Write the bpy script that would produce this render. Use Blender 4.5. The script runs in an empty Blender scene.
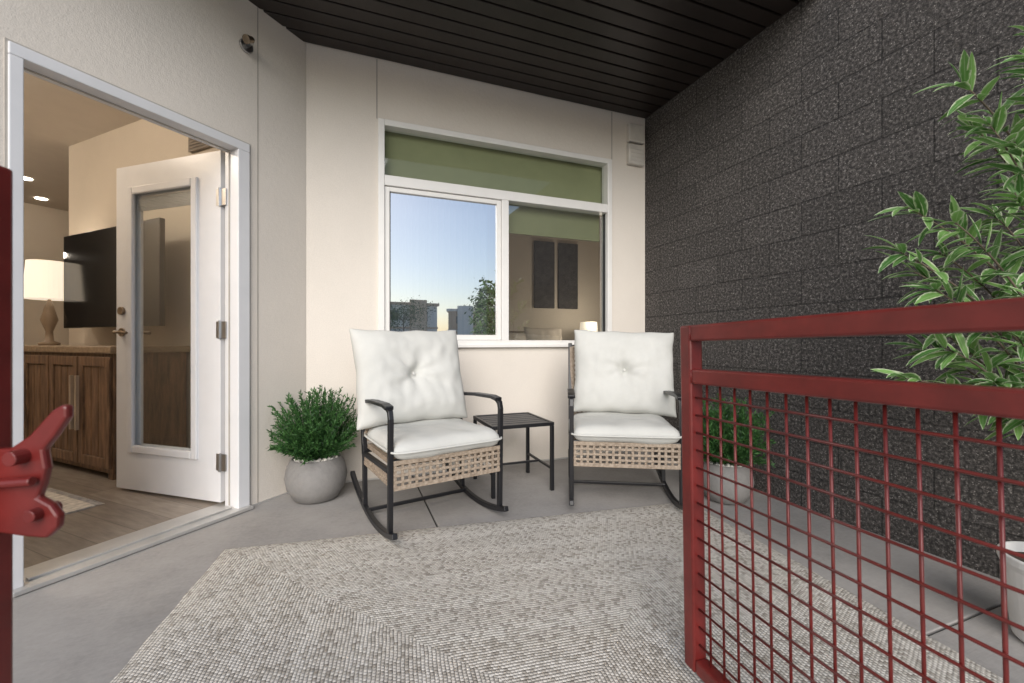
import bpy, bmesh, math, random
from mathutils import Vector, Matrix, noise
random.seed(7)
sc = bpy.context.scene
R = math.radians

# ---------------------------------------------------------------- materials
class NT:
    def __init__(s, name):
        s.mat = bpy.data.materials.new(name); s.mat.use_nodes = True
        s.t = s.mat.node_tree; s.N = s.t.nodes; s.L = s.t.links
        s.b = s.N['Principled BSDF']; s.out = s.N['Material Output']
    def node(s, typ, **kw):
        n = s.N.new(typ)
        for k, v in kw.items(): setattr(n, k, v)
        return n
    def link(s, a, b): s.L.new(a, b)
    def m(s, op, a, b=None, c=None):
        n = s.node('ShaderNodeMath', operation=op)
        for i, v in enumerate((a, b, c)):
            if v is None: continue
            if isinstance(v, (int, float)): n.inputs[i].default_value = v
            else: s.link(v, n.inputs[i])
        return n.outputs[0]
    def coord(s, scale=(1, 1, 1)):
        tc = s.node('ShaderNodeTexCoord'); mp = s.node('ShaderNodeMapping')
        mp.inputs['Scale'].default_value = scale
        s.link(tc.outputs['Object'], mp.inputs['Vector']); return mp.outputs[0]
    def noise(s, vec, scale, detail=4, rough=.6):
        n = s.node('ShaderNodeTexNoise'); s.link(vec, n.inputs['Vector'])
        n.inputs['Scale'].default_value = scale; n.inputs['Detail'].default_value = detail
        n.inputs['Roughness'].default_value = rough
        return n.outputs['Fac']
    def ramp(s, fac, stops, interp='LINEAR'):
        n = s.node('ShaderNodeValToRGB'); cr = n.color_ramp; cr.interpolation = interp
        while len(cr.elements) < len(stops): cr.elements.new(.5)
        for e, (p, c) in zip(cr.elements, stops):
            e.position = p; e.color = (c[0], c[1], c[2], 1)
        s.link(fac, n.inputs['Fac']); return n.outputs['Color']
    def mix(s, fac, a, b, typ='MIX'):
        n = s.node('ShaderNodeMix', data_type='RGBA', blend_type=typ)
        for sock, v in ((n.inputs[0], fac), (n.inputs[6], a), (n.inputs[7], b)):
            if isinstance(v, (int, float)): sock.default_value = v
            elif isinstance(v, tuple): sock.default_value = (v[0], v[1], v[2], 1)
            else: s.link(v, sock)
        return n.outputs[2]
    def bump(s, h, strength=.3, dist=.01):
        n = s.node('ShaderNodeBump'); n.inputs['Strength'].default_value = strength
        n.inputs['Distance'].default_value = dist
        s.link(h, n.inputs['Height']); s.link(n.outputs[0], s.b.inputs['Normal'])
    def col(s, c):
        if isinstance(c, tuple): s.b.inputs['Base Color'].default_value = (c[0], c[1], c[2], 1)
        else: s.link(c, s.b.inputs['Base Color'])
    def set(s, **kw):
        for k, v in kw.items(): s.b.inputs[k.replace('_', ' ')].default_value = v

def simple(name, c, rough=.5, metal=0, var=.12, vs=6, bs=0, bscale=80, bd=.003, spec=.5):
    n = NT(name); v = n.coord()
    f = n.noise(v, vs, 5)
    lo = tuple(x*(1-var) for x in c); hi = tuple(min(1, x*(1+var)) for x in c)
    n.col(n.ramp(f, [(.3, lo), (.7, hi)]))
    n.set(Roughness=rough, Metallic=metal); n.b.inputs['Specular IOR Level'].default_value = spec
    if bs: n.bump(n.noise(v, bscale, 4), bs, bd)
    return n.mat

def m_stucco(name, c):
    n = NT(name); v = n.coord()
    big = n.noise(v, .9, 5, .65); fine = n.noise(v, 160, 3)
    a = n.ramp(big, [(.3, tuple(x*.9 for x in c)), (.72, tuple(x*1.05 for x in c))])
    n.col(n.mix(.35, a, n.ramp(fine, [(.35, tuple(x*.78 for x in c)), (.6, c)])))
    n.set(Roughness=.92); n.b.inputs['Specular IOR Level'].default_value = .2
    n.bump(n.m('ADD', fine, n.m('MULTIPLY', n.noise(v, 35, 3), 1.5)), .4, .003)
    return n.mat

def m_block():
    n = NT('split_face_block'); tc = n.node('ShaderNodeTexCoord')
    sp = n.node('ShaderNodeSeparateXYZ'); n.link(tc.outputs['Object'], sp.inputs[0])
    wob = n.noise(tc.outputs['Object'], 22, 4)
    cb = n.node('ShaderNodeCombineXYZ')
    n.link(n.m('ADD', sp.outputs[0], n.m('MULTIPLY', wob, .012)), cb.inputs[0])
    n.link(n.m('ADD', sp.outputs[2], n.m('MULTIPLY', wob, .012)), cb.inputs[1])
    br = n.node('ShaderNodeTexBrick'); n.link(cb.outputs[0], br.inputs['Vector'])
    br.inputs['Scale'].default_value = 1; br.inputs['Brick Width'].default_value = .42
    br.inputs['Row Height'].default_value = .205; br.inputs['Mortar Size'].default_value = .005
    br.inputs['Mortar Smooth'].default_value = .5
    br.inputs['Color1'].default_value = (.88, .88, .88, 1); br.inputs['Color2'].default_value = (1.1, 1.1, 1.1, 1)
    br.inputs['Mortar'].default_value = (.55, .55, .55, 1)
    f = n.noise(tc.outputs['Object'], 66, 6, .8)
    base = n.ramp(f, [(.38, (.014, .0125, .012)), (.48, (.046, .041, .038)), (.57, (.115, .104, .096)), (.68, (.38, .355, .33))])
    vo = n.node('ShaderNodeTexVoronoi'); n.link(tc.outputs['Object'], vo.inputs['Vector']); vo.inputs['Scale'].default_value = 100
    spk = n.ramp(vo.outputs['Distance'], [(.0, (.5, .48, .45)), (.18, (.2, .185, .17)), (.3, (0, 0, 0))])
    spm = n.m('GREATER_THAN', n.noise(tc.outputs['Object'], 45, 2), .53)
    c = n.mix(n.m('MULTIPLY', spm, .9), base, n.mix(1.0, base, spk, 'ADD'))
    n.col(n.mix(1.0, c, br.outputs['Color'], 'MULTIPLY'))
    h = n.m('SUBTRACT', n.m('ADD', n.m('MULTIPLY', f, .8), n.m('MULTIPLY', n.noise(tc.outputs['Object'], 18, 4), .6)), n.m('MULTIPLY', br.outputs['Fac'], .8))
    n.bump(h, .8, .010)
    n.set(Roughness=.85); return n.mat

def m_rug(hx, hy):
    n = NT('braided_rug'); tc = n.node('ShaderNodeTexCoord')
    sp = n.node('ShaderNodeSeparateXYZ'); n.link(tc.outputs['Object'], sp.inputs[0])
    wv = n.m('MULTIPLY', n.m('SUBTRACT', n.noise(tc.outputs['Object'], 9, 2), .5), .012)
    x = n.m('ADD', sp.outputs[0], wv); y = n.m('ADD', sp.outputs[1], wv)
    ax = n.m('SUBTRACT', n.m('ABSOLUTE', x), hx); ay = n.m('SUBTRACT', n.m('ABSOLUTE', y), hy)
    m = n.m('MAXIMUM', ax, ay); sel = n.m('GREATER_THAN', ax, ay)
    t = n.m('ADD', n.m('MULTIPLY', sel, y), n.m('MULTIPLY', n.m('SUBTRACT', 1, sel), x))
    w = .012
    row = n.m('FLOOR', n.m('DIVIDE', m, w))
    tt = n.m('ADD', n.m('DIVIDE', t, .0125), n.m('MULTIPLY', row, .5))
    cell = n.m('FLOOR', tt)
    cb = n.node('ShaderNodeCombineXYZ'); n.link(row, cb.inputs[0]); n.link(cell, cb.inputs[1]); n.link(sel, cb.inputs[2])
    wn = n.node('ShaderNodeTexWhiteNoise'); n.link(cb.outputs[0], wn.inputs['Vector'])
    fm = n.m('ABSOLUTE', n.m('SINE', n.m('MULTIPLY', n.m('DIVIDE', m, w), math.pi)))
    ft = n.m('ABSOLUTE', n.m('SINE', n.m('MULTIPLY', tt, math.pi)))
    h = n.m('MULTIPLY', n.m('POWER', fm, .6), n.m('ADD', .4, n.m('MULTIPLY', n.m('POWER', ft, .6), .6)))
    big = n.noise(tc.outputs['Object'], 2.5, 3)
    k = n.m('ADD', wn.outputs[0], n.m('MULTIPLY', n.m('SUBTRACT', big, .5), .3))
    c = n.ramp(k, [(.0, (.36, .33, .29)), (.18, (.48, .45, .40)), (.45, (.61, .58, .53)), (1, (.70, .67, .615))])
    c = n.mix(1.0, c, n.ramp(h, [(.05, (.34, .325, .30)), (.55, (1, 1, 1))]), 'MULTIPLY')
    band = n.m('SINE', n.m('MULTIPLY', m, 2*math.pi/.19))
    c = n.mix(1.0, c, n.ramp(band, [(.0, (.95, .94, .93)), (1, (1.03, 1.03, 1.03))]), 'MULTIPLY')
    n.col(c); n.bump(h, .8, .005); n.set(Roughness=.95); n.b.inputs['Specular IOR Level'].default_value = .1
    return n.mat

def m_concrete(name, c):
    n = NT(name); v = n.coord()
    a = n.noise(v, 1.6, 7, .7); b = n.noise(v, 55, 4)
    st = n.coord((3, 90, 3)); s2 = n.noise(st, 3, 3)
    k = n.m('ADD', n.m('MULTIPLY', a, .65), n.m('ADD', n.m('MULTIPLY', b, .2), n.m('MULTIPLY', s2, .15)))
    n.col(n.ramp(k, [(.33, tuple(x*.7 for x in c)), (.5, c), (.68, tuple(x*1.22 for x in c))]))
    n.set(Roughness=.8); n.bump(n.m('ADD', b, s2), .25, .002); return n.mat

def m_wood(name, c1, c2, scale=(1, 1, 1), rough=.5, planks=None):
    n = NT(name); v = n.coord(scale)
    f = n.noise(v, 4, 8, .65)
    c = n.ramp(f, [(.3, c1), (.7, c2)])
    if planks:
        tc = n.node('ShaderNodeTexCoord'); br = n.node('ShaderNodeTexBrick'); n.link(tc.outputs['Object'], br.inputs['Vector'])
        br.inputs['Scale'].default_value = 1; br.inputs['Brick Width'].default_value = planks[0]; br.inputs['Row Height'].default_value = planks[1]
        br.inputs['Mortar Size'].default_value = .0015
        br.inputs['Color1'].default_value = (.8, .8, .8, 1); br.inputs['Color2'].default_value = (1.1, 1.1, 1.1, 1); br.inputs['Mortar'].default_value = (.3, .3, .3, 1)
        c = n.mix(1.0, c, br.outputs['Color'], 'MULTIPLY')
    n.col(c); n.set(Roughness=rough); n.bump(f, .2, .002); return n.mat

def m_glass(name, refl, tint=(.9, .93, .92), rough=.0):
    n = NT(name); n.N.remove(n.b)
    tr = n.node('ShaderNodeBsdfTransparent'); tr.inputs[0].default_value = (*tint, 1)
    gl = n.node('ShaderNodeBsdfGlossy'); gl.inputs['Roughness'].default_value = rough
    gl.inputs[0].default_value = (.95, .97, 1, 1)
    ge = n.node('ShaderNodeNewGeometry'); vm = n.node('ShaderNodeVectorMath', operation='DOT_PRODUCT')
    n.link(ge.outputs['Incoming'], vm.inputs[0]); n.link(ge.outputs['Normal'], vm.inputs[1])
    ct = n.m('ABSOLUTE', vm.outputs['Value'])
    fr = n.m('ADD', .07, n.m('MULTIPLY', n.m('POWER', n.m('SUBTRACT', 1, ct), 5), .9))
    fac = n.m('MINIMUM', n.m('ADD', fr, refl), 1.0)
    mx = n.node('ShaderNodeMixShader'); n.link(fac, mx.inputs[0]); n.link(tr.outputs[0], mx.inputs[1]); n.link(gl.outputs[0], mx.inputs[2])
    bp = n.node('ShaderNodeBump'); bp.inputs['Strength'].default_value = .03; bp.inputs['Distance'].default_value = .01
    n.link(n.noise(n.coord(), 2.0, 1), bp.inputs['Height']); n.link(bp.outputs[0], gl.inputs['Normal'])
    n.link(mx.outputs[0], n.out.inputs[0]); return n.mat

def m_leaf(name, c1, c2, edge=None, rough=.45):
    n = NT(name); g = n.node('ShaderNodeNewGeometry')
    c = n.ramp(g.outputs['Random Per Island'], [(0, c1), (1, c2)])
    if edge:
        uv = n.node('ShaderNodeTexCoord'); sp = n.node('ShaderNodeSeparateXYZ'); n.link(uv.outputs['UV'], sp.inputs[0])
        e = n.m('ABSOLUTE', n.m('SUBTRACT', sp.outputs[0], .5))
        nz = n.noise(uv.outputs['Object'], 60, 3)
        e2 = n.m('ADD', e, n.m('MULTIPLY', n.m('SUBTRACT', nz, .5), .5))
        f = n.ramp(e2, [(.30, (0, 0, 0)), (.5, (1, 1, 1))])
        c = n.mix(f, c, edge)
        mid = n.ramp(e, [(.0, (1, 1, 1)), (.05, (0, 0, 0))])
        c = n.mix(n.m('MULTIPLY', mid, .3), c, edge)
    n.col(c); n.set(Roughness=rough)
    tl = n.node('ShaderNodeBsdfTranslucent'); n.link(c, tl.inputs[0])
    mx = n.node('ShaderNodeMixShader'); mx.inputs[0].default_value = .3
    n.link(n.b.outputs[0], mx.inputs[1]); n.link(tl.outputs[0], mx.inputs[2]); n.link(mx.outputs[0], n.out.inputs[0])
    return n.mat

def m_emit(name, c, s, base=(.8, .75, .65)):
    n = NT(name); n.col(base); n.b.inputs['Emission Color'].default_value = (*c, 1); n.b.inputs['Emission Strength'].default_value = s
    n.set(Roughness=.8); return n.mat

STUCCO = m_stucco('cream_stucco', (.73, .675, .605))
INWALL = m_stucco('interior_paint', (.64, .57, .48))
CEILIN = simple('interior_ceiling_paint', (.6, .54, .47), .9, var=.03)
BLOCK = m_block()
CONC = m_concrete('patio_concrete', (.31, .295, .28))
GRND = m_concrete('pale_pavement', (.52, .49, .45))
JOINT = simple('joint_dark', (.05, .045, .04), .9)
SLAT = simple('dark_metal_slats', (.020, .0145, .0125), .4, var=.25, vs=3)
GROOVE = simple('slat_gap', (.003, .003, .003), .9)
WHITE = simple('white_frame_paint', (.78, .77, .75), .4, var=.04, bs=.05, bscale=40)
DOORW = simple('door_paint', (.70, .70, .71), .35, var=.03)
VINYL = simple('white_vinyl', (.76, .745, .715), .35, var=.03)
GASK = simple('black_gasket', (.02, .02, .02), .6)
SEAL = simple('sealant_grey', (.4, .37, .33), .8)
STEEL = simple('satin_steel', (.55, .55, .55), .3, 1, var=.1)
BRASS = simple('antique_nickel', (.3, .24, .18), .3, 1)
ALU = simple('aluminium_sill', (.6, .59, .57), .4, .6, var=.1)
BLACK = simple('black_powder_coat', (.010, .010, .012), .38, var=.3, bs=.1, bscale=300)
RATTAN = m_wood('rattan', (.19, .14, .10), (.44, .36, .28), (14, 14, 14), .6)
CUSH = simple('cream_canvas', (.56, .56, .53), .9, var=.06, vs=5, bs=.5, bscale=420, bd=.001, spec=.15)
RED = simple('red_gate_paint', (.145, .0165, .014), .34, var=.25, vs=14, bs=.12, bscale=70, bd=.002)
POTG = m_concrete('cement_pot', (.22, .21, .20))
POTW = simple('white_pot', (.66, .65, .63), .5, var=.06)
PEB = simple('white_pebbles', (.66, .63, .57), .8, var=.3, vs=30)
CEDAR = m_leaf('cedar_leaf', (.02, .07, .02), (.085, .21, .055))
LONGLEAF = m_leaf('variegated_leaf', (.06, .17, .035), (.2, .38, .1), (.60, .65, .46))
TREELEAF = m_leaf('tree_leaf', (.02, .05, .012), (.06, .12, .03))
BARK = m_wood('bark', (.06, .045, .03), (.16, .12, .09), (4, 4, 1), .9)
WOOD = m_wood('reclaimed_wood', (.06, .033, .018), (.28, .17, .10), (9, 9, 1.2), .55)
WOODT = m_wood('sideboard_top', (.20, .14, .09), (.4, .3, .2), (2, 9, 9), .4)
PLANK = m_wood('plank_floor', (.19, .16, .13), (.34, .29, .24), (9, 1.2, 1), .4, planks=(.16, 1.1))
TVM = simple('tv_black', (.006, .006, .007), .12, var=.1)
SHADE = m_emit('lamp_shade', (1, .86, .68), .8)
BULB = m_emit('downlight', (1, .9, .76), 12)
OLIVE = simple('olive_roller_shade', (.26, .27, .145), .8, var=.05)
BLIND = simple('white_blind', (.48, .50, .52), .6, var=.04)
ART = simple('dark_wall_panel', (.035, .03, .027), .7, var=.5, vs=12, bs=.6, bscale=25)
BEDM = simple('bed_linen', (.6, .53, .45), .9, bs=.3, bscale=12, bd=.02)
INRUG = simple('cream_rug_cloth', (.60, .56, .50), .95, var=.3, vs=30)
GLASS_D = m_glass('door_glass', .10)
GLASS_L = m_glass('sash_glass_screened', .58, (.66, .68, .70), .008)
GLASS_R = m_glass('fixed_glass', .14)
GLASS_T = m_glass('transom_glass', -.045)
BWALL1 = m_stucco('tan_building', (.66, .50, .36)); BWALL2 = m_stucco('white_building', (.80, .77, .71))
BGL = simple('building_glass', (.10, .12, .14), .15)
GRASS = simple('lawn', (.06, .09, .03), .95, var=.4, vs=3, bs=.5, bscale=60)
ASPH = simple('asphalt', (.05, .05, .05), .9, var=.2)

# ---------------------------------------------------------------- geometry
def frame(o, xdir, z=0, tilt=0):
    x = Vector((xdir[0], xdir[1], 0)).normalized(); zz = Vector((0, 0, 1)); y = zz.cross(x)
    M = Matrix(((x.x, y.x, 0, o[0]), (x.y, y.y, 0, o[1]), (0, 0, 1, z), (0, 0, 0, 1)))
    return M @ Matrix.Rotation(tilt, 4, 'Y')
def group(name, M=None):
    e = bpy.data.objects.new(name, None); sc.collection.objects.link(e)
    e.empty_display_size = .2
    e.matrix_world = M if M is not None else Matrix.Identity(4)
    return e

class MB:
    def __init__(s): s.bm = bmesh.new()
    def box(s, x0, x1, y0, y1, z0, z1, M=None):
        vs = [s.bm.verts.new((x, y, z)) for x in (x0, x1) for y in (y0, y1) for z in (z0, z1)]
        for f in ((0, 1, 3, 2), (4, 6, 7, 5), (0, 4, 5, 1), (2, 3, 7, 6), (0, 2, 6, 4), (1, 5, 7, 3)):
            s.bm.faces.new([vs[i] for i in f])
        if M is not None:
            for v in vs: v.co = M @ v.co
        return s
    def sweep(s, pts, prof, up=(0, 0, 1), closed=False, taper=None):
        pts = [Vector(p) for p in pts]; up = Vector(up); n = len(pts); rings = []
        for i, p in enumerate(pts):
            if closed: t = pts[(i+1) % n]-pts[i-1]
            else: t = pts[min(i+1, n-1)]-pts[max(i-1, 0)]
            t.normalize(); u = up
            if abs(t.dot(u)) > .97: u = Vector((1, 0, 0)) if abs(t.x) < .9 else Vector((0, 1, 0))
            sd = t.cross(u).normalized(); u2 = sd.cross(t)
            k = taper[i] if taper else 1
            rings.append([s.bm.verts.new(p+sd*a*k+u2*b*k) for a, b in prof])
        m = len(prof)
        for i in range(n if closed else n-1):
            A, B = rings[i], rings[(i+1) % n]
            for j in range(m): s.bm.faces.new((A[j], A[(j+1) % m], B[(j+1) % m], B[j]))
        if not closed:
            s.bm.faces.new(rings[0][::-1]); s.bm.faces.new(rings[-1])
        return s
    def tube(s, pts, r, seg=8, up=(0, 0, 1), closed=False, taper=None):
        return s.sweep(pts, [(r*math.cos(2*math.pi*i/seg), r*math.sin(2*math.pi*i/seg)) for i in range(seg)], up, closed, taper)
    def bar(s, pts, a, b, up=(0, 0, 1)):
        return s.sweep(pts, [(-a/2, -b/2), (a/2, -b/2), (a/2, b/2), (-a/2, b/2)], up)
    def lathe(s, prof, c=(0, 0, 0), seg=40):
        rings = []
        for r, z in prof:
            rings.append([s.bm.verts.new((c[0]+r*math.cos(2*math.pi*i/seg), c[1]+r*math.sin(2*math.pi*i/seg), c[2]+z)) for i in range(seg)])
        for A, B in zip(rings, rings[1:]):
            for j in range(seg): s.bm.faces.new((A[j], A[(j+1) % seg], B[(j+1) % seg], B[j]))
        s.bm.faces.new(rings[0][::-1]); s.bm.faces.new(rings[-1]); return s
    def poly(s, pts, ext):
        a = [s.bm.verts.new(p) for p in pts]; e = Vector(ext); b = [s.bm.verts.new(Vector(p)+e) for p in pts]
        s.bm.faces.new(a); s.bm.faces.new(b[::-1]); n = len(a)
        for i in range(n): s.bm.faces.new((a[i], b[i], b[(i+1) % n], a[(i+1) % n]))
        return s
    def done(s, name, mat, parent=None, bevel=0, smooth=False, M=None, sub=0, fix=True):
        me = bpy.data.meshes.new(name)
        if fix: bmesh.ops.recalc_face_normals(s.bm, faces=s.bm.faces)
        s.bm.to_mesh(me); s.bm.free()
        o = bpy.data.objects.new(name, me); sc.collection.objects.link(o)
        me.materials.append(mat)
        if parent: o.parent = parent
        if M is not None: o.matrix_local = M
        if smooth: me.polygons.foreach_set('use_smooth', [True]*len(me.polygons))
        if bevel:
            b = o.modifiers.new('b', 'BEVEL'); b.width = bevel; b.segments = 2; b.limit_method = 'ANGLE'; b.angle_limit = R(40)
        if sub:
            q = o.modifiers.new('s', 'SUBSURF'); q.levels = q.render_levels = sub
        return o

A = (-1.417, 2.958); E = (.934, .3577); Wd = (.3577, -.934)
LB = (1.228, 3.971)
BACK = frame(A, E)
LEFT = frame(A, (.4067, .9135))
RIGHT = frame(LB, Wd)
DC = 1.56    # depth of the covered part of the patio

# ---------- setting: ground
MB().box(-300, 300, -300, 300, -.4, -.03).done('ground', GRND)
g = group('patio_floor', BACK)
MB().box(-4, 3.1, -5.2, .1, -.2, -.012).done('joint_filler', JOINT, g)
for i, (a, b, c, d) in enumerate([(-4, .716, -2.4, .0), (.726, 2.84, -2.4, .0), (-4, .716, -5.2, -2.41), (.726, 2.84, -5.2, -2.41)]):
    MB().box(a, b, c, d, -.12, 0).done('slab_%d' % i, CONC, g, bevel=.004)

# ---------- building
bld = group('apartment_building', BACK)
L2B = BACK.inverted() @ LEFT
H = 3.05
ws0, ws1, wz0, wz1 = .474, 2.463, .965, 2.62
w = MB()
w.box(.001, ws0, 0, .15, .0, H+.1); w.box(ws1, 5.0, 0, .15, 0, H+.1)
w.box(ws0, ws1, 0, .15, 0, wz0); w.box(ws0, ws1, 0, .15, wz1, H+.1)
w.done('window_wall', STUCCO, bld)
j = MB(); j.box(.462, .470, -.0015, .004, wz1+.0, H); j.box(2.468, 2.476, -.0015, .004, wz1, H)
j.done('control_joints', simple('joint_strip', (.36, .33, .29), .9), bld)  # control joints drawn as thin darker beige strips
dx0, dx1, dzt = -1.36, -.46, 2.15
w = MB()
w.box(dx1, 0, 0, .13, 0, H+.1); w.box(-2.6, dx0, 0, .13, 0, H+.1); w.box(dx0, dx1, 0, .13, dzt, H+.1)
w.done('door_wall', STUCCO, bld, M=L2B)
j = MB(); j.box(-.354, -.348, -.0015, .004, 0, H)
j.done('control_joint', bpy.data.materials['joint_strip'], bld, M=L2B)
MB().box(-.40, -.0, -.006, .0, .0, .012).done('base_flashing_side', ALU, bld, M=L2B)
MB().box(0.01, 2.82, -.006, .0, .0, .012).done('base_flashing', ALU, bld)
u = MB(); u.box(-9, 5.2, -DC, 10, H+.12, 6.8); u.done('upper_shade_block', STUCCO, bld)  # unseen block added overhead to shade the patio
sh = MB(); sh.box(-9, -8.85, -1.5, 10, -.2, H+.12); sh.box(-8.85, 5.2, 9.85, 10, -.2, H+.12)
sh.box(5.0, 5.2, 0, 9.85, -.2, H+.12); sh.box(-8.85, -1.52, -1.5, -1.36, -.2, H+.12)
sh.done('outer_light_shell', STUCCO, bld)  # unseen shell added to keep daylight out of the rooms
# living room
i = MB(); i.box(-2.1, 2.2, .131, 9, -.1, .02); i.done('living_room_floor', PLANK, bld, M=L2B)
i = MB(); i.box(-2.1, 2.3, .131, 9.1, 2.95, 3.0); i.done('living_room_ceiling', CEILIN, bld, M=L2B)
i = MB(); i.box(.0, .12, .135, 3.3, .02, 2.95); i.box(2.2, 2.3, 3.2, 9, .02, 2.95); i.box(.12, 2.2, 3.2, 3.3, .02, 2.95)
i.box(-2.2, -2.1, .135, 9, .02, 2.95); i.box(-2.1, 2.2, 9, 9.1, .02, 2.95)
i.box(-1.2, 2.2, 6.2, 6.32, .02, 2.95)
i.done('living_room_walls', INWALL, bld, M=L2B)
i = MB(); i.box(-.55, .3, 6.13, 6.2, .02, 2.1); i.done('hall_door', WHITE, bld, M=L2B, bevel=.01)
i = MB(); i.box(-.03, -.001, .98, 1.28, 2.52, 2.72)
for q in range(7): i.box(-.036, -.03, 1.0, 1.26, 2.54+q*.024, 2.552+q*.024)
i.done('wall_vent', simple('vent_grey', (.2, .17, .14), .5), bld, M=L2B)
# bedroom
i = MB(); i.box(-.1, 4.6, .16, 2.6, -.1, .024); i.done('bedroom_floor', PLANK, bld)
i = MB(); i.box(-.1, 4.7, .16, 2.7, 2.94, 2.945); i.box(-.2, -.1, .16, 2.7, .02, 2.94); i.box(4.6, 4.7, .16, 2.7, .02, 2.94); i.box(-.1, 4.6, 2.6, 2.7, .02, 2.94)
i.done('bedroom_walls', INWALL, bld)

# ---------- ceiling slats
c = group('slatted_ceiling', BACK)
MB().box(-4.5, 3.05, -DC, .0, H+.03, H+.1).done('backing', GROOVE, c)
s = MB(); k = 0; y = -.012
while y > -DC+.09:
    s.box(-4.5, 2.83, y-.098, y, H, H+.024); y -= .112
s.done('slats', SLAT, c, bevel=.004)
MB().box(-4.5, 2.83, -DC-.03, -DC-.001, H-.02, H+.3).done('fascia', SLAT, c, bevel=.004)

b = MB(); b.box(0.0, 3.7, 0, .2, -.02, H+.1); b.done('concrete_block_wall', BLOCK, M=RIGHT)

# ---------- window
g = group('patio_window', BACK)
f = MB(); fw = .045
f.box(ws0, ws0+fw, -.02, .08, wz0, wz1); f.box(ws1-fw, ws1, -.02, .08, wz0, wz1)
f.box(ws0+fw, ws1-fw, -.02, .08, wz1-fw, wz1); f.box(ws0+fw, ws1-fw, -.02, .08, wz0, wz0+fw)
f.box(ws0+fw, ws1-fw, -.018, .08, 2.14, 2.215)
f.box(1.425, 1.485, -.016, .08, wz0+fw, 2.14)
f.done('frame', VINYL, g, bevel=.004)
f = MB(); a0, a1, b0, b1 = ws0+fw+.002, 1.423, wz0+fw+.002, 2.138
f.box(a0, a0+.035, .0, .05, b0, b1); f.box(a1-.035, a1, .0, .05, b0, b1); f.box(a0+.035, a1-.035, .0, .05, b1-.035, b1); f.box(a0+.035, a1-.035, .0, .05, b0, b0+.04)
f.done('sliding_sash', VINYL, g, bevel=.003)
f = MB(); f.box(a0+.035, a0+.041, -.002, .03, b0+.04, b1-.035); f.box(1.485, 1.491, .02, .05, b0, b1); f.box(ws1-fw-.006, ws1-fw, .02, .05, b0, b1)
f.box(ws0+fw, ws1-fw, .02, .05, 2.215, 2.221); f.done('gaskets', GASK, g)
f = MB(); f.box(ws0-.01, ws1+.01, -.035, -.0205, wz0-.012, wz0+.012); f.done('sill_nose', VINYL, g, bevel=.003)
def pane(name, x0, x1, z0, z1, y, mat, par):
    m = MB(); v = [m.bm.verts.new(p) for p in ((x0, y, z0), (x1, y, z0), (x1, y, z1), (x0, y, z1))]; m.bm.faces.new(v)
    return m.done(name, mat, par, fix=False)
pane('left_pane', a0+.035, a1-.035, b0+.04, b1-.035, .02, GLASS_L, g)
pane('right_pane', 1.485, ws1-fw, b0, 2.14, .045, GLASS_R, g)
pane('transom_pane', ws0+fw, ws1-fw, 2.215, wz1-fw, .045, GLASS_T, g)
sh = group('roller_shade', BACK)
MB().box(ws0+.02, ws1-.02, .1, .103, 2.17, wz1).done('transom_cloth', OLIVE, sh)
f = MB(); f.box(1.5, ws1-.05, .11, .113, 1.93, 2.17); f.box(1.5, ws1-.05, .105, .12, 1.91, 1.93); f.done('lowered_cloth', OLIVE, sh)
m = MB(); cols = 120; zz0, zz1 = b0-.01, 2.16; x0_, x1_ = a0-.02, a1-.07
top_r = [m.bm.verts.new((x0_+(x1_-x0_)*q/cols, .13+.010*math.sin(q*.9)+.006*math.sin(q*.37), zz1)) for q in range(cols+1)]
bot_r = [m.bm.verts.new((x0_+(x1_-x0_)*q/cols, .13+.014*math.sin(q*.9+.3)+.008*math.sin(q*.31), zz0)) for q in range(cols+1)]
for q in range(cols): m.bm.faces.new((bot_r[q], bot_r[q+1], top_r[q+1], top_r[q]))
m.done('sheer_curtain', BLIND, None, smooth=True, M=BACK, fix=False)

g = group('wall_junction_box', BACK)
MB().box(2.625, 2.795, -.05, -.001, 2.80, 2.965).done('upper_box', simple('box_paint', (.6, .57, .52), .6), g, bevel=.01)
MB().box(2.625, 2.795, -.045, -.001, 2.60, 2.785).done('lower_box', bpy.data.materials['box_paint'], g, bevel=.01)
f = MB()
for q in range(4): f.box(2.645, 2.775, -.05, -.045, 2.63+q*.035, 2.645+q*.035)
f.done('louvres', bpy.data.materials['box_paint'], g)
g = group('wall_spotlight', LEFT)
MB().tube([(-.43, -.001, 2.76), (-.43, -.02, 2.76)], .04, 20).done('plate', STEEL, g, bevel=.004)
MB().tube([(-.43, -.02, 2.76), (-.43, -.06, 2.765), (-.46, -.08, 2.75)], .012, 10).done('arm', STEEL, g, smooth=True)
MB().tube([(-.44, -.08, 2.77), (-.485, -.085, 2.745)], .022, 16, taper=[.8, 1.15]).done('head', BRASS, g, bevel=.004)

# ---------- door frame and door
g = group('door_frame', LEFT)
f = MB()
f.box(dx1-.02, dx1+.05, -.015, .11, .02, dzt-.02); f.box(dx0-.03, dx0+.012, -.015, .11, .02, dzt-.02)
f.box(dx0-.03, dx1+.05, -.015, .11, dzt-.02, dzt+.03)
f.done('jambs', DOORW, g, bevel=.004)
f = MB(); f.box(dx1+.05, dx1+.058, -.006, .0, .02, dzt+.038); f.box(dx0-.038, dx0-.03, -.006, 0, .02, dzt+.038); f.box(dx0-.03, dx1+.05, -.006, 0, dzt+.03, dzt+.038); f.done('sealant', SEAL, g)
f = MB(); f.box(dx1-.024, dx1-.02, .06, .07, .03, dzt-.03); f.box(dx0+.012, dx0+.016, .06, .07, .03, dzt-.03); f.box(dx0+.012, dx1-.02, .06, .07, dzt-.024, dzt-.02); f.done('weatherstrip', SEAL, g)
MB().box(dx0-.03, dx1+.05, -.05, .18, .003, .022).done('threshold', ALU, g, bevel=.004)
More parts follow.
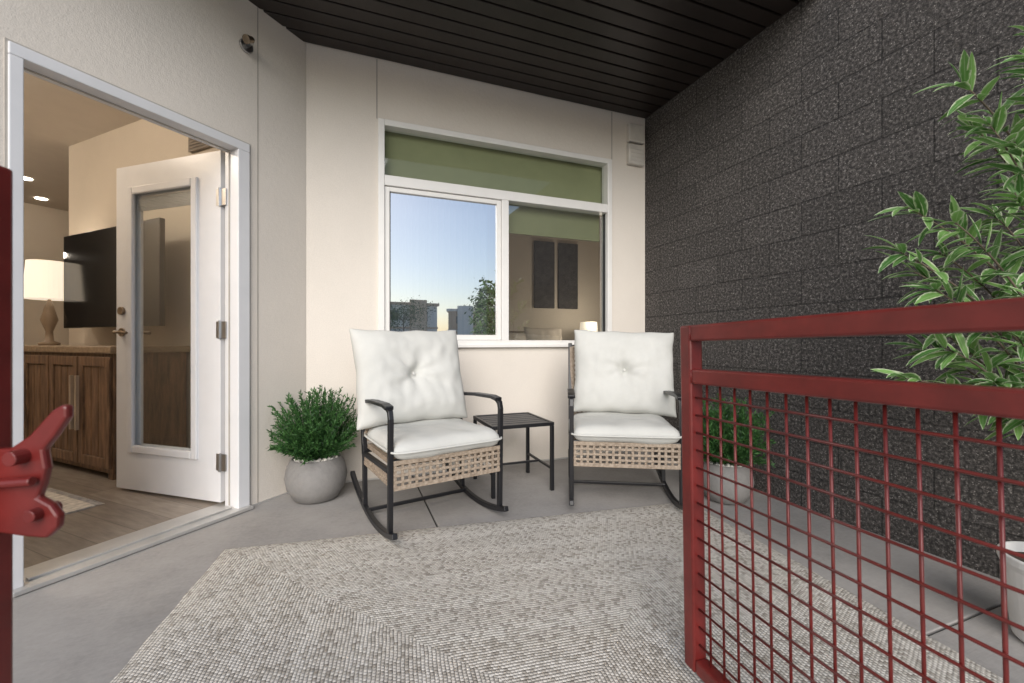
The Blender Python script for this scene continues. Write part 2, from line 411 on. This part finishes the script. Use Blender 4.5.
MB().box(dx0+.035, dx1-.035, .02, .05, .022, .032).done('threshold_ridge', ALU, g, bevel=.003)
hx, hy = dx1-.008, .135
ang = math.atan2(.93, -.11)
Ml = LEFT @ Matrix.Translation((hx, hy, 0)) @ Matrix.Rotation(ang, 4, 'Z')
g = group('glass_door', Ml)
W, T = .91, .045; z0, z1 = .04, 2.14
lx0, lx1, lz0, lz1 = .20, .775, .30, 1.98
f = MB()
f.box(0, lx0, -T/2, T/2, z0, z1); f.box(lx1, W, -T/2, T/2, z0, z1); f.box(lx0, lx1, -T/2, T/2, z0, lz0); f.box(lx0, lx1, -T/2, T/2, lz1, z1)
f.done('leaf', DOORW, g)
f = MB(); o = T/2
for sgn in (1, -1):
    ya, yb = sorted((sgn*(o-.01), sgn*(o+.014)))
    f.box(lx0-.02, lx0+.03, ya, yb, lz0-.02, lz1+.02); f.box(lx1-.03, lx1+.02, ya, yb, lz0-.02, lz1+.02)
    f.box(lx0+.03, lx1-.03, ya, yb, lz1-.03, lz1+.02); f.box(lx0+.03, lx1-.03, ya, yb, lz0-.02, lz0+.03)
f.done('lite_moulding', DOORW, g, bevel=.008)
pane('glass', lx0+.02, lx1-.02, lz0+.02, lz1-.02, .008, GLASS_D, g)
f = MB()
for q in range(9): f.box(lx0+.035, lx1-.035, -.008, .002, lz1-.05-q*.010, lz1-.044-q*.010)
f.done('raised_blind', simple('blind_grey', (.4, .4, .4), .5), g)
f = MB()
for zc in (.28, 1.07, 1.86):
    f.box(-.045, .0, o-.002+.0, o+.004, zc-.05, zc+.05); f.box(.001, .032, o+.0, o+.004, zc-.05, zc+.05)
    f.tube([(0, o+.006, zc-.055), (0, o+.006, zc+.055)], .008, 10)
f.done('hinges', STEEL, g, bevel=.001)
f = MB()
for sgn in (1, -1):
    f.tube([(W-.06, sgn*o, 1.06), (W-.06, sgn*(o+.012), 1.06)], .028, 20); f.tube([(W-.06, sgn*(o+.01), 1.06), (W-.06, sgn*(o+.05), 1.06)], .01, 10)
    f.tube([(W-.06, sgn*(o+.05), 1.06), (W-.12, sgn*(o+.052), 1.06), (W-.17, sgn*(o+.045), 1.055)], .010, 10)
    f.tube([(W-.06, sgn*o, 1.2), (W-.06, sgn*(o+.018), 1.2)], .026, 20)
f.done('lever_and_deadbolt', BRASS, g, smooth=False, bevel=.002)

# ---------- interior furniture
g = group('sideboard', LEFT)
f = MB(); f.box(-.50, -.03, 1.30, 3.1, .06, .915)
f.done('carcass', WOOD, g, bevel=.005)
MB().box(-.53, -.02, 1.27, 3.13, .915, .965).done('top', WOODT, g, bevel=.006)
f = MB(); n = 4; wd = 1.8/n
for q in range(n):
    ya, yb = 1.31+q*wd, 1.31+(q+1)*wd-.02
    f.box(-.522, -.501, ya, ya+.06, .10, .89); f.box(-.522, -.501, yb-.06, yb, .10, .89)
    f.box(-.522, -.501, ya+.06, yb-.06, .82, .89); f.box(-.522, -.501, ya+.06, yb-.06, .10, .17)
    for r in range(3): f.box(-.512, -.501, ya+.065+r*(yb-ya-.125)/3, ya+.06+(r+1)*(yb-ya-.125)/3, .172, .818)
f.done('door_panels', WOOD, g, bevel=.004)
f = MB()
for q in (0, 1, 2, 3):
    ya = 1.31+q*wd+(wd-.05 if q % 2 == 0 else .03); f.bar([(-.54, ya, .35), (-.54, ya, .75)], .02, .02); 
f.done('handles', simple('pale_handles', (.45, .37, .28), .4), g)
f = MB()
for xx in (-.47, -.08):
    for yy in (1.34, 3.05): f.box(xx-.03, xx+.03, yy-.03, yy+.03, .021, .06)
f.done('feet', WOOD, g)
g = group('television', LEFT)
MB().box(-.22, -.18, 1.30, 2.8, 1.12, 1.95).done('screen', TVM, g, bevel=.005)
MB().box(-.18, -.001, 2.0, 2.3, 1.3, 1.6).done('wall_bracket', BLACK, g)
def lamp(name, M, p, zb, r, h, hb):
    g = group(name, M)
    MB().lathe([(.07, 0), (.075, .02), (.03, .04), (.025, hb*.3), (.06, hb*.55), (.03, hb*.85), (.01, hb)], (p[0], p[1], zb), 24).done('base', simple(name+'_base', (.3, .22, .15), .4), g, smooth=True)
    m = MB(); m.lathe([(r, 0), (r*.86, h)], (p[0], p[1], zb+hb), 32)
    m.done('shade', SHADE, g, smooth=False)
lamp('table_lamp', LEFT, (-.25, 2.98), .966, .17, .34, .42)
lamp('table_lamp.001', BACK, (3.53, 2.15), .58, .14, .26, .44)
g = group('nightstand', BACK); MB().box(3.3, 3.8, 1.95, 2.4, .025, .55).done('body', WOOD, g, bevel=.01)
MB().box(3.28, 3.82, 1.93, 2.42, .551, .575).done('top_board', WOODT, g, bevel=.004)
g = group('bed', BACK)
MB().box(1.3, 3.2, .9, 2.45, .2, .62).done('mattress', BEDM, g, bevel=.06)
MB().box(1.25, 3.25, 2.46, 2.56, .05, 1.15).done('headboard', simple('headboard_cloth', (.3, .24, .18), .9), g, bevel=.02)
g = group('wall_art', BACK)
for nm, x0 in (('panel_1', 2.86), ('panel_2', 3.26)):
    MB().box(x0, x0+.33, 2.565, 2.598, 1.5, 2.5).done(nm, ART, g, bevel=.004)

def pillow_mesh(w, h, t, n=26, tuft=True, seed=0, pinch=.05):
    m = MB(); bm = m.bm; grids = []
    for side in (1, -1):
        gr = []
        for a in range(n+1):
            row = []
            for b in range(n+1):
                u = 2*a/n-1; v = 2*b/n-1
                prof = max(0, (1-abs(u)**3.2))**.5*max(0, (1-abs(v)**3.2))**.5
                x = u*w/2*(1-pinch*(1-v*v)*abs(u)); z = v*h/2*(1-pinch*(1-u*u)*abs(v))
                y = side*t/2*prof
                if tuft:
                    r = math.hypot(x, z); th = math.atan2(z, x)
                    y -= side*t*.30*math.exp(-(r/.04)**2)*1.0
                    y -= side*t*.16*math.exp(-(r/.13)**2)
                    y += side*.006*math.cos(th*7+seed+1.2*math.sin(th*2))*math.exp(-((r-.10)/.095)**2)
                nz = noise.noise(Vector((u*2.3+seed*7, v*2.3, side*3)))
                y += side*.018*nz*prof
                y += side*.009*noise.noise(Vector((u*7+seed*3, v*4, side*2)))*prof
                x += .008*noise.noise(Vector((v*3+seed, u*.5, 4))); z += .008*noise.noise(Vector((u*3+seed, v*.5, 9)))
                if side == -1 and (a in (0, n) or b in (0, n)): row.append(grids[0][a][b])
                else: row.append(bm.verts.new((x, y, z)))
            gr.append(row)
        grids.append(gr)
        for a in range(n):
            for b in range(n): bm.faces.new((gr[a][b], gr[a+1][b], gr[a+1][b+1], gr[a][b+1]))
    return m
g = group('bed_pillow', BACK)
for q, (px, pz) in enumerate(((1.7, .86), (2.35, .88), (2.9, .95))):
    pillow_mesh(.6, .52, .18, tuft=False, seed=q).done('pillow_part_%d' % q, BEDM, g, smooth=True, M=Matrix.Translation((px, 2.3, pz)) @ Matrix.Rotation(R(-15), 4, 'X'))
g = group('area_rug', LEFT); MB().box(-1.7, -.80, .80, 1.5, .021, .029).done('pile', INRUG, g)
f = MB()
for q in range(44):
    yy = .81+q*.0157; f.bar([(-.80, yy, .026), (-.775, yy+random.uniform(-.004, .004), .024), (-.755, yy+random.uniform(-.006, .006), .0225)], .005, .003)
f.done('fringe', INRUG, g)

# ---------- chairs
def chair(name, pos, yaw, seed, cx=0):
    M = Matrix.Translation((pos[0], pos[1], 0)) @ Matrix.Rotation(yaw, 4, 'Z')
    g = group(name, M); hw = .315
    f = MB()
    Rr = 1.05
    for sx in (-1, 1):
        x = sx*hw
        arc = [(x, yy, .016+(yy+.02)**2/(2*Rr)) for yy in [-.35+.87*q/22 for q in range(23)]]
        f.bar(arc, .028, .028, up=(1, 0, 0))
        f.bar([(x, -.275, .045), (x, -.285, .62), (x, -.275, .652), (x, -.245, .67)], .026, .026, up=(1, 0, 0))
        f.bar([(x, .20, .045), (x, .21, .40)], .026, .026, up=(1, 0, 0))
        f.bar([(x, .21, .34), (x, .255, .6), (x, .40, .985)], .028, .028, up=(1, 0, 0))
        f.bar([(x, -.26, .36), (x, .23, .345)], .024, .024, up=(1, 0, 0))
        f.bar([(x, -.265, .669), (x, -.2, .678), (x, .0, .672), (x, .27, .65)], .02, .044, up=(1, 0, 0))
    f.bar([(-hw, -.275, .405), (hw, -.275, .405)], .022, .022)
    f.bar([(-hw, .215, .36), (hw, .215, .36)], .022, .022)
    f.bar([(-hw, .39, .965), (hw, .39, .965)], .022, .022)
    f.bar([(-hw, .14, .036), (hw, .14, .036)], .02, .02)
    f.done('metal_frame', BLACK, g, bevel=.004)
    f = MB()
    za, zb, yf = .27, .41, -.293
    x0, x1 = -hw+.02, hw-.02
    for q in range(17):
        x = x0+(x1-x0)*q/16
        f.box(x-.0075, x+.0075, yf-.004, yf+.004, za, zb)
    for q in range(5):
        z = za+.008+(zb-za-.016)*q/4
        hh = .011 if q in (0, 4) else .0065
        f.box(x0-.008, x1+.008, yf-.008, yf+.002, z-hh, z+hh)
    for sx in (-1, 1):
        xs = sx*(hw)
        for q in range(13):
            y = -.25+.44*q/12
            f.box(xs-.005, xs+.005, y-.0075, y+.0075, .30, .345)
        f.box(xs-.008, xs+.008, -.26, .2, .285, .305)
    f.box(-hw+.015, hw-.015, -.27, .21, .375, .40)
    Mb = Matrix.Translation((0, .225, .42)) @ Matrix.Rotation(-math.atan2(.165, .56), 4, 'X')
    bw = hw-.012
    for q in range(19):
        x = -bw+2*bw*q/18
        ww = .014 if q in (0, 18) else .008
        f.box(x-ww, x+ww, -.004, .004, 0, .56, Mb)
    for q in range(17):
        z = .56*q/16
        f.box(-bw, bw, -.009, -.002, z-.008, z+.008, Mb)
    for sx in (-1, 1): f.tube([(sx*bw, .222, .44), (sx*bw, .262, .60), (sx*bw, .385, .955)], .02, 8)
    f.done('rattan_weave', RATTAN, g, bevel=.0015)
    m = MB(); bm = m.bm; n = 20; w_, d_, t_ = .65, .59, .11
    gs = []
    for side in (1, -1):
        gr = []
        for a in range(n+1):
            row = []
            for b in range(n+1):
                u = 2*a/n-1; v = 2*b/n-1
                p = max(0, 1-abs(u)**7)**.45*max(0, 1-abs(v)**7)**.45
                z = side*t_/2*p*(1+.12*(1-u*u)*(1-v*v))
                z += side*.014*noise.noise(Vector((u*2+seed, v*2, side)))*p + side*.006*noise.noise(Vector((u*6+seed, v*5, side)))*p
                cr = 1-.03*(abs(u)**6*abs(v)**6)*3
                if side == -1 and (a in (0, n) or b in (0, n)): row.append(gs[0][a][b])
                else: row.append(bm.verts.new((u*w_/2*cr, v*d_/2*cr, z)))
            gr.append(row)
        gs.append(gr)
        for a in range(n):
            for b in range(n): bm.faces.new((gr[a][b], gr[a+1][b], gr[a+1][b+1], gr[a][b+1]))
    m.done('seat_cushion', CUSH, g, smooth=True, M=Matrix.Translation((0, -.045, .455)), sub=1)
    f = MB(); pts = []
    for q in range(64):
        th = 2*math.pi*q/64; c_, s_ = math.cos(th), math.sin(th); e = .22
        pts.append((.323*math.copysign(abs(c_)**e, c_), -.045+.293*math.copysign(abs(s_)**e, s_), .456))
    f.tube(pts, .006, 6, closed=True); f.done('seat_piping', CUSH, g, smooth=True)
    Mb = Matrix.Translation((cx, .215, .79)) @ Matrix.Rotation(R(-17), 4, 'X') @ Matrix.Rotation(R(seed*2-2), 4, 'Y')
    pillow_mesh(.71, .61, .22, 40, True, seed).done('back_cushion', CUSH, g, smooth=True, M=Mb, sub=1)
    MB().tube([(0, -.050, 0), (0, -.044, 0)], .009, 14).done('cushion_button', CUSH, g, smooth=True, M=Mb)
chair('rocking_chair', (-.485, 2.515), R(33), 1, -.03)
chair('rocking_chair.001', (.70, 2.79), R(-7), 2, .05)

# ---------- side table
Mt = Matrix.Translation((.0, 3.01, 0)) @ Matrix.Rotation(math.atan2(.3577, .934), 4, 'Z')
g = group('side_table', Mt); q_ = .22
f = MB()
for sx in (-1, 1):
    for sy in (-1, 1): f.box(sx*(q_-.012)-.012, sx*(q_-.012)+.012, sy*(q_-.012)-.012, sy*(q_-.012)+.012, 0.001, .435)
for sgn in (-1, 1):
    f.box(-q_, q_, sgn*(q_-.01)-.01, sgn*(q_-.01)+.01, .436, .46)
    f.box(sgn*(q_-.01)-.01, sgn*(q_-.01)+.01, -q_+.021, q_-.021, .436, .46)
    f.box(sgn*(q_-.012)-.008, sgn*(q_-.012)+.008, -q_+.025, q_-.025, .14, .156)
f.box(-q_+.021, q_-.021, -.008, .008, .141, .155)
f.done('frame', BLACK, g, bevel=.003)
f = MB()
for q in range(7):
    y = -.195+.0655*q*.99
    f.box(-.197, .197, y-.0, y+.052, .444, .456)
f.done('top_slats', simple('grey_black_slats', (.04, .04, .042), .45), g, bevel=.002)

# ---------- plants in cement bowls
def shrub(name, pos, r, hgt, potr, poth, seed):
    rnd = random.Random(seed)
    g = group(name, Matrix.Translation((pos[0], pos[1], 0)))
    MB().lathe([(potr*.52, .001), (potr*.72, .012), (potr*.93, poth*.3), (potr, poth*.55), (potr*.93, poth*.82), (potr*.80, poth*.97), (potr*.77, poth), (potr*.73, poth*.985), (potr*.72, poth*.9)]).done('bowl_pot', POTG, g, smooth=True)
    f = MB()
    for _ in range(230):
        a = rnd.uniform(0, 6.28); rr = potr*.7*math.sqrt(rnd.random()); s_ = rnd.uniform(.006, .012)
        bmesh.ops.create_icosphere(f.bm, subdivisions=1, radius=s_, matrix=Matrix.Translation((rr*math.cos(a), rr*math.sin(a), poth*.93+s_*.6+rnd.uniform(0, .008))))
    f.done('pebbles', PEB, g, smooth=True)
    f = MB(); lf = MB()
    for b in range(200):
        a = rnd.uniform(0, 6.28); el = rnd.uniform(.38, 1.5); 
        L = min(hgt*rnd.uniform(.8, 1.1)*(.6+.4*math.sin(el)), r*1.05/max(.15, math.cos(el)))
        d = Vector((math.cos(a)*math.cos(el), math.sin(a)*math.cos(el), math.sin(el)))
        p = Vector((math.cos(a)*.03, math.sin(a)*.03, poth*.95)); pts = [p.copy()]
        for k in range(7):
            p = p+d*L/7; d = (d+Vector([rnd.uniform(-.12, .12) for _ in range(3)])).normalized(); pts.append(p.copy())
        f.tube(pts, .0022, 4)
        for k in range(2, 8):
            for q in range(11):
                base = pts[k-1].lerp(pts[k], rnd.random()); 
                rd = Vector([rnd.gauss(0, 1) for _ in range(3)]).normalized()
                dd = (d*1.1+rd*.95).normalized(); ll = rnd.uniform(.018, .036)
                sd = dd.cross(Vector([rnd.gauss(0, 1) for _ in range(3)])).normalized()*rnd.uniform(.0028, .0048)
                vs = [lf.bm.verts.new(x) for x in (base, base+dd*ll*.5+sd, base+dd*ll, base+dd*ll*.5-sd)]
                lf.bm.faces.new(vs)
    f.done('stems', CEDAR, g); lf.done('foliage', CEDAR, g, fix=False)
shrub('potted_cedar', (-1.25, 2.75), .21, .42, .185, .265, 3)
shrub('potted_cedar.001', (1.35, 2.72), .20, .40, .16, .24, 5)

# ---------- tall leafy plant on the right
def leaf(m, uvl, base, d, up, L, Wd_, droop):
    bm = m.bm; d = d.normalized(); sd = d.cross(up)
    if sd.length < .1: sd = d.cross(Vector((1, 0, 0)))
    sd.normalize(); nrm = sd.cross(d); n = 6; prev = None
    p = base.copy()
    for i in range(n+1):
        t = i/n; w = Wd_*.5*math.sin(math.pi*min(1, t*.93+.05))**.85*(1-.25*t)
        if i == n: w = .0006
        row = [bm.verts.new(p+sd*w*k+nrm*abs(k)*w*.28) for k in (-1, 0, 1)]
        if prev:
            for k in range(2):
                fc = bm.faces.new((prev[k], prev[k+1], row[k+1], row[k]))
                for lp, (uu, vv) in zip(fc.loops, ((k/2, (i-1)/n), ((k+1)/2, (i-1)/n), ((k+1)/2, t), (k/2, t))): lp[uvl].uv = (uu, vv)
        prev = row
        d = (d+Vector((0, 0, -droop/n))).normalized(); nrm = sd.cross(d); p = p+d*L/n
rnd = random.Random(11)
pc = Vector((1.80, 1.40, 0))
g = group('leafy_potted_tree')
MB().lathe([(.105, .001), (.115, .01), (.14, .24), (.148, .26), (.148, .282), (.138, .285), (.132, .25)], pc).done('white_pot', POTW, g, smooth=False, bevel=.004)
MB().lathe([(.12, 0), (.13, .01)], pc+Vector((0, 0, .242))).done('soil', simple('soil', (.05, .035, .025), .95, bs=.8, bscale=60, bd=.01), g)
st = MB(); lf = MB(); uvl = lf.bm.loops.layers.uv.new('UVMap')
top = [pc+Vector((.0, 0, .25)), pc+Vector((-.02, .02, .7)), pc+Vector((.02, 0, 1.1)), pc+Vector((-.01, -.02, 1.5)), pc+Vector((.0, 0, 1.9))]
st.tube(top, .014, 8, taper=[1, .85, .7, .5, .3]); st.tube([pc+Vector((.03, .03, .25)), pc+Vector((.08, .05, .8)), pc+Vector((.12, .06, 1.5))], .011, 8, taper=[1, .8, .4])
tips = [(-.58, -.05, 1.28), (-.52, .0, 1.44), (-.38, -.04, 1.82), (-.50, -.08, 1.16), (-.52, .0, .88), (-.44, -.05, .98), (-.30, .0, 1.70), (-.28, -.1, 1.45), (-.36, .05, 1.3), (-.22, -.1, 1.86),
        (-.46, -.1, 1.36), (-.1, .0, 2.0), (.2, .1, 1.9), (.35, 0, 1.6), (.4, .1, 1.3), (.1, -.25, 1.3), (.1, .3, 1.5), (-.34, -.2, 1.2), (-.28, .2, .98), (.3, -.1, 1.0), (-.34, -.15, 1.58), (-.40, .08, 1.08), (-.1, -.2, 1.72), (-.26, .0, .84), (-.40, -.15, .88), (-.16, -.12, 1.56), (-.18, -.15, 1.36), (-.14, -.1, 1.12), (-.3, -.12, 1.02), (-.2, -.2, .92), (-.44, .06, 1.24), (-.36, -.1, 1.66), (-.24, -.15, 1.76)]
for tx, ty, tz in tips:
    s0 = pc+Vector((0, 0, max(.62, tz-.45))); e0 = pc+Vector((tx, ty, tz))
    mid = s0.lerp(e0, .5)+Vector((0, 0, .10)); pts = []
    for k in range(9):
        t = k/8; pts.append(s0*(1-t)**2+mid*2*t*(1-t)+e0*t*t)
    st.tube(pts, .0045, 6, taper=[1-.07*k for k in range(9)])
    for k in range(3, 9):
        dirn = (pts[k]-pts[k-1]).normalized()
        for q in range(4 if k < 8 else 7):
            a = rnd.uniform(0, 6.28); sdv = dirn.cross(Vector((0, 0, 1))).normalized(); upv = sdv.cross(dirn)
            dd = dirn*rnd.uniform(.35, 1.0)+sdv*math.cos(a)*.8+upv*math.sin(a)*.65
            if k == 8: dd = dirn*1.1+sdv*math.cos(a)*.7+upv*math.sin(a)*.6
            leaf(lf, uvl, pts[k-1].lerp(pts[k], rnd.random()), dd, Vector((rnd.uniform(-.5, .5), rnd.uniform(-.9, .3), 1)), rnd.uniform(.08, .135), rnd.uniform(.024, .036), rnd.uniform(.3, 1.1))
st.done('trunk_and_branches', BARK, g, smooth=True); lf.done('leaves', LONGLEAF, g, smooth=True, fix=False)

# ---------- patio rug
hx_, hy_ = 1.28, 1.7
ra = R(14)
corner = Vector((-1.38, 2.067, 0)); ex = Vector((math.cos(ra), math.sin(ra), 0)); ey = Vector((-math.sin(ra), math.cos(ra), 0))
cc = corner+ex*hx_-ey*hy_
m = MB(); bm = m.bm; nx, ny = 60, 80; gr = []
for a in range(nx+1):
    row = []
    for b in range(ny+1):
        x = -hx_+2*hx_*a/nx; y = -hy_+2*hy_*b/ny
        z = .010+.003*noise.noise(Vector((x*3, y*3, 0)))
        if a in (0, nx): x += .008*noise.noise(Vector((0, y*7, 1))); z = .001
        if b in (0, ny): y += .008*noise.noise(Vector((x*7, 0, 2))); z = .001
        row.append(bm.verts.new((x, y, z)))
    gr.append(row)
for a in range(nx):
    for b in range(ny): bm.faces.new((gr[a][b], gr[a+1][b], gr[a+1][b+1], gr[a][b+1]))
m.done('woven_rug', m_rug(hx_, hy_), smooth=True, M=Matrix.Translation(cc) @ Matrix.Rotation(ra, 4, 'Z'))

# ---------- red gate
Mg = frame((.524, 1.262), (.27, -.963), 0, R(-1.2))
g = group('metal_gate', Mg); GL = 1.25
f = MB()
f.box(0, .045, -.022, .022, .06, 1.046)
f.box(.046, GL, -.022, .022, 1.0, 1.046)
f.box(.046, GL, -.02, .02, .878, .92)
f.box(.046, GL, -.02, .02, .06, .10)
f.box(GL+.001, GL+.046, -.022, .022, .06, 1.046)
f.done('frame', RED, g, bevel=.006)
f = MB(); x = .046+.036
while x < GL:
    f.tube([(x, .0035, .09), (x, .0035, .89)], .0032, 8); x += .050
z = .10+.038
while z < .875:
    f.tube([(.04, -.0035, z), (GL+.01, -.0035, z)], .0032, 8); z += .050
f.done('welded_mesh', RED, g, smooth=True)
f = MB()
f.tube([(.0455, -.021, 1.003), (.0455, -.021, 1.043)], .0025, 6); f.tube([(.0455, -.019, .88), (.0455, -.019, .918)], .0025, 6)
f.done('weld_beads', RED, g, smooth=True)
g = group('gate_latch_post')
MB().box(-.66, -.578, .44, .5, 0, 1.2).done('post', RED, g, bevel=.004)
pl = [(-40, 22), (-5, 24), (20, 38), (50, 66), (62, 72), (69, 70), (69, 58), (53, 38), (38, 22), (42, 2), (36, -18), (31, -30), (48, -38), (58, -50), (56, -64), (42, -75), (14, -73), (-40, -66)]
f = MB(); f.poly([(-.546+a/1000*.85, .47, .859+b/1000) for a, b in pl], (0, .010, 0)); f.done('latch_plate', RED, g, bevel=.003)
f = MB(); f.tube([(-.533, .455, .875), (-.533, .49, .875)], .008, 14); f.tube([(-.518, .46, .812), (-.518, .49, .812)], .007, 14); f.tube([(-.58, .462, .845), (-.515, .462, .85)], .005, 10)
f.done('latch_pins', RED, g, bevel=.001)

# ---------- street beyond (seen in the window reflection)
def building(name, M, w, d, h, fl, mat, trim):
    g = group(name, M)
    MB().box(-w/2, w/2, -d/2, d/2, 0, h).done('walls', mat, g)
    MB().box(-w/2-.2, w/2+.2, -d/2-.2, d/2+.2, h, h+.3).done('roof', trim, g)
    f = MB(); fh = h/fl; nwin = int(w/3)
    for a in range(fl):
        for b in range(nwin):
            x = -w/2+(b+.5)*w/nwin
            for sy in (-1, 1):
                ya, yb = sorted((sy*(d/2+.02), sy*(d/2-.05)))
                f.box(x-.55, x+.55, ya, yb, a*fh+.8, a*fh+fh-.6)
    f.done('windows', BGL, g)
    f = MB()
    for a in range(1, fl): f.box(-w/2-.08, w/2+.08, -d/2-.08, d/2+.08, a*fh-.1, a*fh+.1)
    f.done('floor_bands', trim, g)
    f = MB()
    for b in range(3):
        x = -w/2+(b+.5)*w/3; f.box(x-.9, x+.9, d/2+.081, d/2+.6, 0, h+.6)
    f.done('bays', trim, g)
building('apartment_block', frame((19, -42), (.95, .3)), 13, 9, 5.0, 2, BWALL2, BWALL1)
building('apartment_block.001', frame((33, -36), (.8, .6)), 12, 9, 4.5, 2, BWALL1, BWALL2)
building('apartment_block.002', frame((44, -24), (.6, .8)), 14, 9, 5.2, 2, BWALL2, BWALL1)
MB().box(-60, 90, -22, -15, -.029, -.022).done('road', ASPH)
MB().box(-60, 90, -14, -11, -.029, -.016).done('lawn_strip', GRASS)
def tree(name, pos, h, r, seed):
    rn = random.Random(seed); g = group(name, Matrix.Translation((pos[0], pos[1], 0)))
    f = MB(); f.tube([(0, 0, 0), (.03, 0, h*.3), (-.03, .02, h*.6), (0, 0, h*.9)], .07, 8, taper=[1, .8, .5, .2]); lf = MB()
    for b in range(16):
        a = rn.uniform(0, 6.28); z0 = h*rn.uniform(.3, .75); e = Vector((math.cos(a)*r*rn.uniform(.4, 1), math.sin(a)*r*rn.uniform(.4, 1), z0+h*rn.uniform(.08, .25)))
        f.tube([(0, 0, z0), tuple(e*.5+Vector((0, 0, z0*.5))), tuple(e)], .02, 5, taper=[1, .7, .3])
        for q in range(150):
            c = e+Vector([rn.gauss(0, r*.24) for _ in range(3)]); n1 = Vector([rn.gauss(0, 1) for _ in range(3)]).normalized(); n2 = n1.orthogonal().normalized(); s_ = rn.uniform(.04, .08)
            n3 = n1.cross(n2); lf.bm.faces.new([lf.bm.verts.new(c+x) for x in (n2*s_, n3*s_*.5, -n2*s_, -n3*s_*.5)])
    f.done('trunk', BARK, g); lf.done('crown', TREELEAF, g, fix=False)
tree('street_tree', (7.6, -5.8), 3.0, .75, 1)
tree('street_tree.001', (12.5, -22), 3.6, 1.6, 2)
tree('street_tree.002', (19, -14), 3.4, 1.4, 3)

# ---------------------------------------------------------------- lights
def point(name, M, p, e, c=(1, .87, .72), r=.08):
    l = bpy.data.lights.new(name, 'POINT'); l.energy = e; l.color = c; l.shadow_soft_size = r
    o = bpy.data.objects.new(name, l); sc.collection.objects.link(o); o.matrix_world = M @ Matrix.Translation(p)
g = group('ceiling_downlight', LEFT)
f = MB()
for (x, y) in ((-1.6, 1.6), (-1.7, 4.6), (-.6, 4.7), (.62, 5.75), (.2, 4.9)):
    f.tube([(x, y, 2.942), (x, y, 2.949)], .06, 20)
f.done('lenses', BULB, g)
point('downlight_glow', LEFT, (-1.6, 1.6, 2.8), 38, r=.06)
point('downlight_glow_b', LEFT, (-1.3, 4.6, 2.8), 48, r=.06)
point('lamp_glow', LEFT, (-.25, 2.92, 1.8), 3, r=.03)
point('bedroom_lamp_glow', BACK, (3.5, 1.9, 1.4), 12)

az = R(0); sd = Vector((math.sin(az), -math.cos(az), 0)); el = R(28)
todir = Vector((sd.x*math.cos(el), sd.y*math.cos(el), math.sin(el)))
l = bpy.data.lights.new('sun', 'SUN'); l.energy = 3.1; l.angle = R(48); l.color = (1, .965, .925)
o = bpy.data.objects.new('sun', l); sc.collection.objects.link(o); o.rotation_euler = todir.to_track_quat('Z', 'Y').to_euler(); o.location = (0, 0, 20)
wld = bpy.data.worlds.new('World'); sc.world = wld; wld.use_nodes = True; nt = wld.node_tree
sky = nt.nodes.new('ShaderNodeTexSky'); sky.sky_type = 'NISHITA'; sky.sun_disc = False
sky.sun_elevation = R(34); sky.sun_rotation = math.pi; sky.ozone_density = 1; sky.dust_density = 1.3
nt.links.new(sky.outputs[0], nt.nodes['Background'].inputs[0]); nt.nodes['Background'].inputs[1].default_value = .15

cam = bpy.data.cameras.new('camera'); co = bpy.data.objects.new('camera', cam); sc.collection.objects.link(co)
co.location = (0, 0, 1); co.rotation_euler = (R(90), 0, 0); cam.sensor_width = 36; cam.lens = 430/1024*36
cam.clip_start = .02; cam.clip_end = 1000
cam.dof.use_dof = True; cam.dof.focus_distance = 2.6; cam.dof.aperture_fstop = 5.6
sc.camera = co
sc.view_settings.view_transform = 'Standard'; sc.view_settings.look = 'None'; sc.view_settings.exposure = 0
